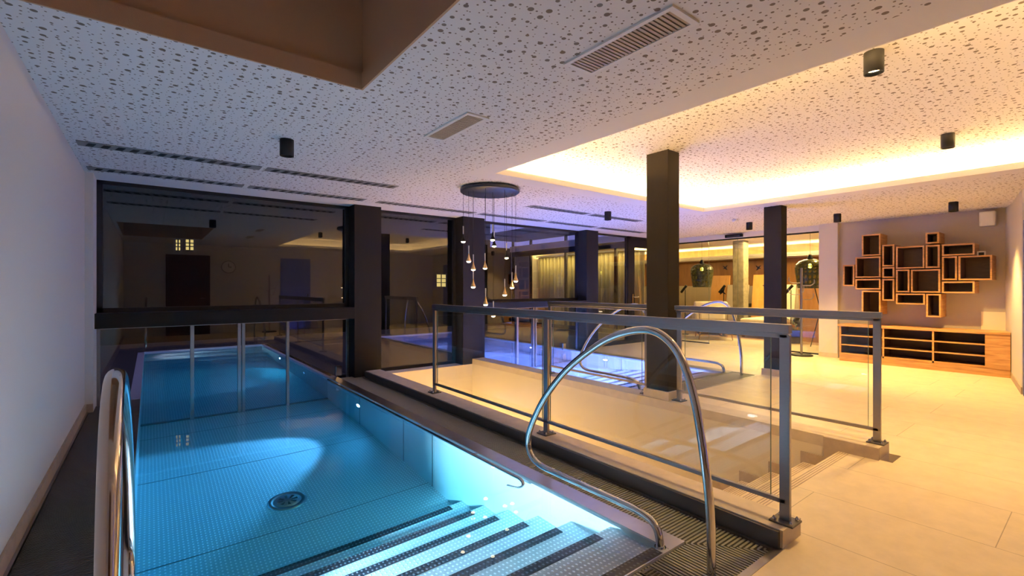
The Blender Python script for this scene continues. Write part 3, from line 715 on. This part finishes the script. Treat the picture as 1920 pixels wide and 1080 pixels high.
for (a, b, c, d_, lab) in boxes:
    p0 = onX(1500+a/2.843, 360+c/2.843, XF); p1 = onX(1500+b/2.843, 360+d_/2.843, XF)
    ya, yb = p1[1]+.003, p0[1]-.003
    u_ = 1500+(a+b)/2/2.843; za = onX(u_, 360+d_/2.843, XF)[2]+.002; zb_ = onX(u_, 360+c/2.843, XF)[2]-.002
    t = thing('box_shelf', (XF, (ya+yb)/2, za), lab, 'shelf', 'oak box shelves on the wall')
    w_ = .022; f = MB()
    f.box(XF, XB, ya, yb, za, za+w_); f.box(XF, XB, ya, yb, zb_-w_, zb_); f.box(XF, XB, ya, ya+w_, za+w_, zb_-w_); f.box(XF, XB, yb-w_, yb, za+w_, zb_-w_)
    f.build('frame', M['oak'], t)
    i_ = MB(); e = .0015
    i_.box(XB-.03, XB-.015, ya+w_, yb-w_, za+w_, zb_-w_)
    i_.build('back_panel', M['innerwood'], t)
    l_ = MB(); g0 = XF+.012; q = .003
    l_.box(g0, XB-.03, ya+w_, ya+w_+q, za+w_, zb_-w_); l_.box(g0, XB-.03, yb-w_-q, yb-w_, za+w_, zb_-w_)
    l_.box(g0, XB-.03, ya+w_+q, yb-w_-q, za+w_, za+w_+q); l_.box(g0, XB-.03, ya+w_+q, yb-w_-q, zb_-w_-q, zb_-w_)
    l_.build('inner_faces', M['innerwood'], t)  # thin darker faces over the inner sides of each box
p = onX(1840, 476, 10.3)
t = thing('thermostat', (10.32, p[1], p[2]-.02), 'small white square device with dark screen on the rightmost box shelf', 'thermostat')
zz = onX(1840, 479, 10.3)[2]-.012
MB().box(10.30, 10.32, p[1]-.05, p[1]+.05, zz, zz+.08).build('case', M['white'], t, bevel=.006)
MB().box(10.296, 10.30, p[1]-.03, p[1]+.03, zz+.015, zz+.06).build('screen', M['black'], t)
# low bench
x0, x1, y0, y1, zt = 10.17, 10.59, .955, 3.15, .68
t = thing('low_shelf_unit', (x0, 2, 0), 'long low knotty oak shelf unit with open dark compartments against the wall', 'shelf unit')
MB().box(x0-.015, x1, y0, y1+.02, zt-.04, zt).build('top', M['oak'], t, bevel=.003)
MB().box(x0+.005, x1, y0, y1, 0, .12).build('plinth', M['oak'], t)
MB().box(x0-.005, x1, y0, 1.20, .12, zt-.04).build('end_cabinet', M['oak'], t)
MB().box(x0, x1, y1-.025, y1, .12, zt-.04).build('side_panel', M['oak'], t)
MB().box(x0, x0+.02, 1.20, 1.225, .12, zt-.04).build('side_panel', M['oak'], t)
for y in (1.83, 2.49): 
    sh = MB().box(x0+.02, x1-.03, y-.012, y+.012, .12, zt-.04).build('divider', M['innerwood'], t)
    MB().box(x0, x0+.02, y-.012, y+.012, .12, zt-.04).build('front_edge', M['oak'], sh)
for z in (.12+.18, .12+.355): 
    sh = MB().box(x0+.02, x1-.03, 1.225, y1-.025, z-.011, z+.011).build('shelf', M['innerwood'], t)
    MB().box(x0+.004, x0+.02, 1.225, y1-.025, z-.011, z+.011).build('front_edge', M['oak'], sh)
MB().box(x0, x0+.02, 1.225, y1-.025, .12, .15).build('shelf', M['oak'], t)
MB().box(x0+.02, x1-.03, 1.203, y1-.025, .12, .15).box(x0+.02, x1-.03, 1.203, 1.225, .15, zt-.045).box(x0+.02, x1-.03, y1-.030, y1-.025, .15, zt-.045).box(x0+.02, x1-.03, 1.225, y1-.03, zt-.045, zt-.041).build('inner_faces', M['innerwood'], t)  # thin darker faces inside the bench compartments
MB().box(x1-.03, x1, 1.225, y1-.025, .15, zt-.04).build('back_panel', M['innerwood'], t)
# speaker / box on the wall
p = onX(1852, 410, 10.5)
t = thing('wall_speaker', (10.6, p[1], p[2]), 'white wall-mounted speaker box high in the right corner', 'speaker')
MB().box(10.42, 10.56, p[1]-.09, p[1]+.09, p[2]-.12, p[2]+.11).build('case', M['white'], t, bevel=.012)
MB().box(10.56, 10.60, p[1]-.04, p[1]+.04, p[2]-.06, p[2]+.06).build('bracket', M['white'], t)
MB().box(10.412, 10.42, p[1]-.075, p[1]+.075, p[2]-.10, p[2]+.09).build('front_cover', M['white'], t, bevel=.004)
MB().box(10.585, 10.60, 1.0, 1.32, .68, .97).build('trim_4', M['cream'], kind='structure')
# door at the right edge, its blue light put into the colour
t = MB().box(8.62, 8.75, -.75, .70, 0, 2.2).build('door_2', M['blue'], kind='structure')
MB().box(8.60, 8.62, .55, .58, .95, 1.15).build('door_handle', M['steel'], t)

# coat stands
def coatstand(x, y, label, group=None):
    t = thing('coat_stand', (x, y, 0), label, 'coat stand')
    MB().lathe([(.001, .03), (.10, .035), (.18, .03), (.20, .02), (.20, 0)], (x, y, 0), 36, caps=False).build('base', M['black'], t)
    MB().cyl((x, y, .03), .022, 1.72, 16).build('pole', M['brushed'], t)
    for k, (a, z) in enumerate(((2.2, 1.45), (-1.0, 1.40), (.7, 1.33), (-2.6, 1.27), (2.0, 1.22), (-.8, 1.12))):
        ca, sa = math.cos(a), math.sin(a)
        pts = [(x, y, z), (x+ca*.14, y+sa*.14, z), (x+ca*.19, y+sa*.19, z+.015), (x+ca*.22, y+sa*.22, z+.06), (x+ca*.22, y+sa*.22, z+.12)]
        MB().tube(smooth_path(pts, 4), .008, 8).build('hook', M['brushed'], t)
    return t
coatstand(10.30, 3.84, 'steel coat stand with curved hooks and round black base by the glass doors')
coatstand(2.9, -1.35, 'coat stand by the back wall, seen only as a reflection in the pool window')

# ------------------------------------------------------------------ sliding glass wall
XW = 10.70
gl = [(3.61, 4.36, True), (4.36, 5.30, False), (5.30, 6.02, False), (6.02, YG, True)]
for i, (a, b, fix) in enumerate(gl):
    t = thing('glass_door_panel', (XW, (a+b)/2, 0), ('fixed glass panel beside the white pier', 'sliding glass panel right of the door gap', 'sliding glass panel with bird silhouettes left of the door gap', 'fixed glass panel next to the terrace door')[i], 'glass door', 'frameless glass panels to the lounge')
    xo = 0 if fix else -.03
    g_ = MB().box(XW+xo, XW+xo+.01, a+.003, b-.003, .02, 2.50).build('glass_pane', M['glass'], t)
    e = MB(); e.box(XW+xo-.001, XW+xo+.011, a, a+.003, .02, 2.5); e.build('pane_edge', M['edge'], g_)
    MB().box(XW+xo-.015, XW+xo+.025, a, b, 2.47, 2.51).build('top_rail', M['black'], t)
    if fix: MB().box(XW+xo-.012, XW+xo+.022, a, b, 0, .025).build('bottom_rail', M['black'], t)
bird = [(-.5, .08), (-.38, .16), (-.12, .1), (-.02, .2), (.1, .42), (.2, .5), (.16, .3), (.12, .12), (.3, .06), (.42, .0), (.3, -.04), (.14, -.06), (.12, -.2), (0, -.42), (-.12, -.5), (-.1, -.3), (-.1, -.08), (-.3, -.02)]
def birdd(u, v, s, rot, label, flip=1):
    p = onX(u, v, XW-.034); ca, sa = math.cos(rot), math.sin(rot)
    m = MB(); m.prism([(p[1]+(a*flip*ca-b*sa)*s, p[2]+(a*flip*sa+b*ca)*s) for a, b in bird], 'x', p[0]-.0025, p[0])
    tag(m.build('bird_decal', M['black']), label, 'sticker', 'bird silhouettes on the glass')
birdd(1360, 502, .15, -.6, 'black bird silhouette on the glass, upper left of the concrete column')
birdd(1422, 502, .15, .5, 'black bird silhouette on the glass, right of the concrete column', -1)
birdd(1355, 547, .19, .9, 'largest and lowest black bird silhouette on the glass')
birdd(1434, 536, .14, 0.2, 'black bird silhouette half hidden by the smaller dark column')

# ------------------------------------------------------------------ lounge furniture
def pendant(u, v, X, label):
    p = onX(u, v, X); x, y, z = p
    t = thing('glass_pendant_lamp', (x, y, 2.70), label, 'pendant light', 'large green glass pendants')
    R = .30; H = .66
    prof = [(.05, .20), (.12, .19), (.22, .15), (.285, .08), (.30, 0), (.295, -.10), (.27, -.26), (.25, -.40), (.235, -.46)]
    m = MB(); vs = []; seg = 36
    me = m.lathe(prof, (x, y, z+.02), seg, caps=False).build('lamp_shade', M['greenglass'], t)
    uv = me.data.uv_layers.new(name='UVMap'); n = len(prof)
    for pl in me.data.polygons:
        i = pl.index // seg; k = pl.index % seg
        for li, c in zip(pl.loop_indices, ((k, i), (k+1, i), (k+1, i+1), (k, i+1))): uv.data[li].uv = (c[0]/seg, c[1]/(n-1))
    MB().lathe([(.03, .30), (.06, .22), (.055, .19)], (x, y, z+.02), 20).build('cap', M['black'], t)
    MB().tube([(x, y, z+.3), (x, y, 2.66)], .004, 6).build('cord', M['black'], t)
    MB().lathe([(.08, 0), (.075, -.02), (.02, -.05)], (x, y, 2.70), 20).build('ceiling_cup', M['black'], t)
    MB().lathe([(.005, -.045), (.035, -.03), (.045, 0), (.035, .03), (.015, .06)], (x, y, z+.06), 16).build('bulb', M['lampb'], t)
M['lampb'] = emat('lounge_bulb', (1, .75, .2), 18)
pendant(1316, 509, 12.2, 'large green faceted glass pendant lamp left, beside the concrete column')
pendant(1519, 504, 11.75, 'large green faceted glass pendant lamp right, behind the coat stand')
t = thing('concrete_column', (13.4, 6.5, 0), 'raw round-edged concrete column in the lounge', 'column')
MB().box(13.25, 13.55, 6.42, 6.74, 0, 2.70).build('shaft', M['concrete'], t, bevel=.02)
# upholstered low wall panel along the far wall
tag(MB().box(15.5, 15.6, 1.1, 12.98, 0, 1.42).build('upholstered_panel', M['fabricg'], bevel=.02), 'long grey beige padded panel in front of the orange wood wall', 'wall panel')
def armchair(x, y, a, label, fab='fabric', cush=True, leg='oak', s=1.):
    t = thing('armchair', (x, y, 0), label, 'armchair'); ca, sa = math.cos(a), math.sin(a)
    def W(lx, ly): return (x+(lx*ca-ly*sa)*s, y+(lx*sa+ly*ca)*s)
    def bx(nm, lx0, lx1, ly0, ly1, z0, z1, mt, bev=.03, lean=0):
        m = MB(); c = [W(lx0, ly0), W(lx1, ly0), W(lx1, ly1), W(lx0, ly1)]; c2 = [W(lx0-lean, ly0), W(lx1-lean, ly0), W(lx1-lean, ly1), W(lx0-lean, ly1)]
        v = [(p[0], p[1], z0*s) for p in c]+[(p[0], p[1], z1*s) for p in c2]
        m.add(v, [(3, 2, 1, 0), (4, 5, 6, 7), (0, 1, 5, 4), (1, 2, 6, 5), (2, 3, 7, 6), (3, 0, 4, 7)])
        return m.build(nm, M[mt], t, bevel=bev)
    bx('seat', -.38, .40, -.38, .38, .24, .42, fab, .05); bx('backrest', -.42, -.26, -.38, .38, .40, .85, fab, .05, .12)
    for q in (-.44, .36): bx('armrest', -.36, .38, q, q+.08, .36, .60, fab if cush else 'oak', .03)
    if cush: bx('cushion', -.24, -.12, -.28, .28, .42, .74, 'yellow' if fab == 'darkfab' else fab, .05, .1)
    for lx in (-.34, .34):
        for ly in (-.32, .32):
            a_ = W(lx, ly); b_ = W(lx*1.1, ly*1.1)
            MB().tube([(a_[0], a_[1], .25*s), (b_[0], b_[1], 0)], [.022, .014], 8).build('leg', M[leg], t)
    return t
armchair(11.95, 6.6, -2.5, 'cream upholstered lounge chair nearest the glass, left', 'fabric', s=1.15)
armchair(12.9, 9.1, -1.9, 'second cream lounge chair further back on the left', 'fabric')
armchair(14.93, 6.95, PI, 'dark armchair with yellow cushion right of the concrete column', 'darkfab')
armchair(14.95, 5.22, PI, 'dark armchair with yellow cushion behind the coat stand', 'darkfab')
def daybed(x, y, label, f=1):
    t = thing('relax_bed', (x, y, 0), label, 'daybed', 'padded relax beds with wooden headboards')
    MB().box(x-.9*f, x+.60*f, y-.42, y+.42, .12, .36).build('base', M['orange'], t, bevel=.01)
    MB().box(x-.9*f, x+.56*f, y-.40, y+.40, .36, .52).build('mattress', M['fabric'], t, bevel=.05)
    for sx in (-.8, .5):
        for sy in (-.34, .34): MB().box(x+sx*f-.03, x+sx*f+.03, y+sy-.03, y+sy+.03, 0, .12).build('leg', M['orange'], t)
    MB().prism([(x+.64*f, .0), (x+.74*f, 0), (x+.95*f, 1.75), (x+.88*f, 1.75)], 'y', y+.26, y+.84).build('headboard', M['board'], t)
    MB().prism([(x+.58*f, .5), (x+.63*f, .5), (x+.80*f, 1.45), (x+.75*f, 1.45)], 'y', y-.40, y+.25).build('head_pad', M['fabricg'], t)
daybed(13.7, 7.25, 'cream relax bed with tall wood headboard left of the concrete column')
daybed(13.7, 5.92, 'cream relax bed with tall wood headboard between the columns')
daybed(13.75, 4.02, 'cream relax bed with tall wood headboard behind the right pendant', -1)
def readlamp(x, y, label):
    t = thing('reading_lamp', (x, y, 0), label, 'floor lamp', 'slim black reading lamps in the lounge')
    MB().cyl((x, y, 0), .10, .015).build('base', M['black'], t)
    MB().tube([(x, y, .01), (x, y, 1.30)], .011, 8).build('pole', M['black'], t)
    MB().tube([(x-.02, y+.12, 1.22), (x, y-.04, 1.42)], .035, 12).build('lamp_head', M['black'], t)
readlamp(12.35, 7.68, 'slim black reading lamp at the left of the lounge glass')
readlamp(12.72, 6.72, 'slim black reading lamp before the concrete column')
readlamp(12.95, 5.07, 'slim black reading lamp behind the smaller dark column and coat stand')
t = thing('tripod_stand', (11.9, 4.0, 0), 'thin black crossing tripod stand behind the glass by the white pier', 'tripod')
for a, b in (((12.02, 4.29, 0), (11.75, 3.86, 1.45)), ((11.75, 3.80, 0), (12.0, 4.22, 1.45)), ((12.15, 3.9, 0), (11.85, 4.0, 1.45))):
    MB().tube([a, b], .010, 8).build('leg', M['black'], t)
MB().cyl((11.88, 4.03, 1.02), .02, .03).build('hub', M['black'], t)
t = thing('potted_plant', (12.5, 4.8, 0), 'dark leafy potted plant right of the smaller dark column', 'plant')
MB().lathe([(.12, 0), (.16, .3), (.17, .32)], (12.5, 4.8, 0), 20).build('pot', M['darkfab'], t)
lf = MB()
for k in range(60):
    a = random.random()*2*PI; rr = random.random()*.25; z0 = .3+random.random()*.45; c = Vector((12.5+rr*math.cos(a), 4.8+rr*math.sin(a), z0))
    d1 = Vector((math.cos(a), math.sin(a), random.uniform(-.3, .8))).normalized()*.12; d2 = d1.cross(Vector((0, 0, 1))).normalized()*.03
    lf.add([c, c+d1*.5+d2, c+d1, c+d1*.5-d2], [(0, 1, 2, 3)])
lf.build('foliage', pm('dark_leaf', (.03, .035, .012), .6), t)

# ------------------------------------------------------------------ back wall (seen as reflections)
d = MB().box(.35, 1.40, -1.80, -1.76, 0, 2.3).build('door_3', M['brown'], kind='structure')
MB().tube([(1.28, -1.76, 1.05), (1.28, -1.70, 1.05), (1.15, -1.70, 1.05)], .01, 8).build('door_handle', M['steel'], d)
t = thing('wall_clock', (1.87, -1.78, 1.98), 'round wall clock on the back wall, seen mirrored in the pool window', 'clock')
MB().lathe([(.19, 0), (.19, .03), (.17, .03)], (1.87, -1.80, 1.98), 36, axis='y').build('rim', M['brushed'], t)
MB().cyl((1.87, -1.769, 1.98), .168, .002, 36, axis='y').build('dial', M['white'], t)
m = MB(); m.box(1.865, 1.875, -1.766, -1.764, 1.98, 2.10); m.box(1.87, 1.95, -1.766, -1.764, 1.975, 1.985); m.build('hand', M['black'], t)
d = MB().box(3.3, 4.2, -1.80, -1.77, 0, 2.3).build('door_4', M['blue'], kind='structure')
MB().box(4.1, 4.13, -1.77, -1.74, .95, 1.15).build('door_handle', M['steel'], d)
light('blue_door_light', 'SPOT', (3.75, -1.3, .05), 25, (.08, .2, 1), .05, rot=(math.radians(-130), 0, 0), spot=100)
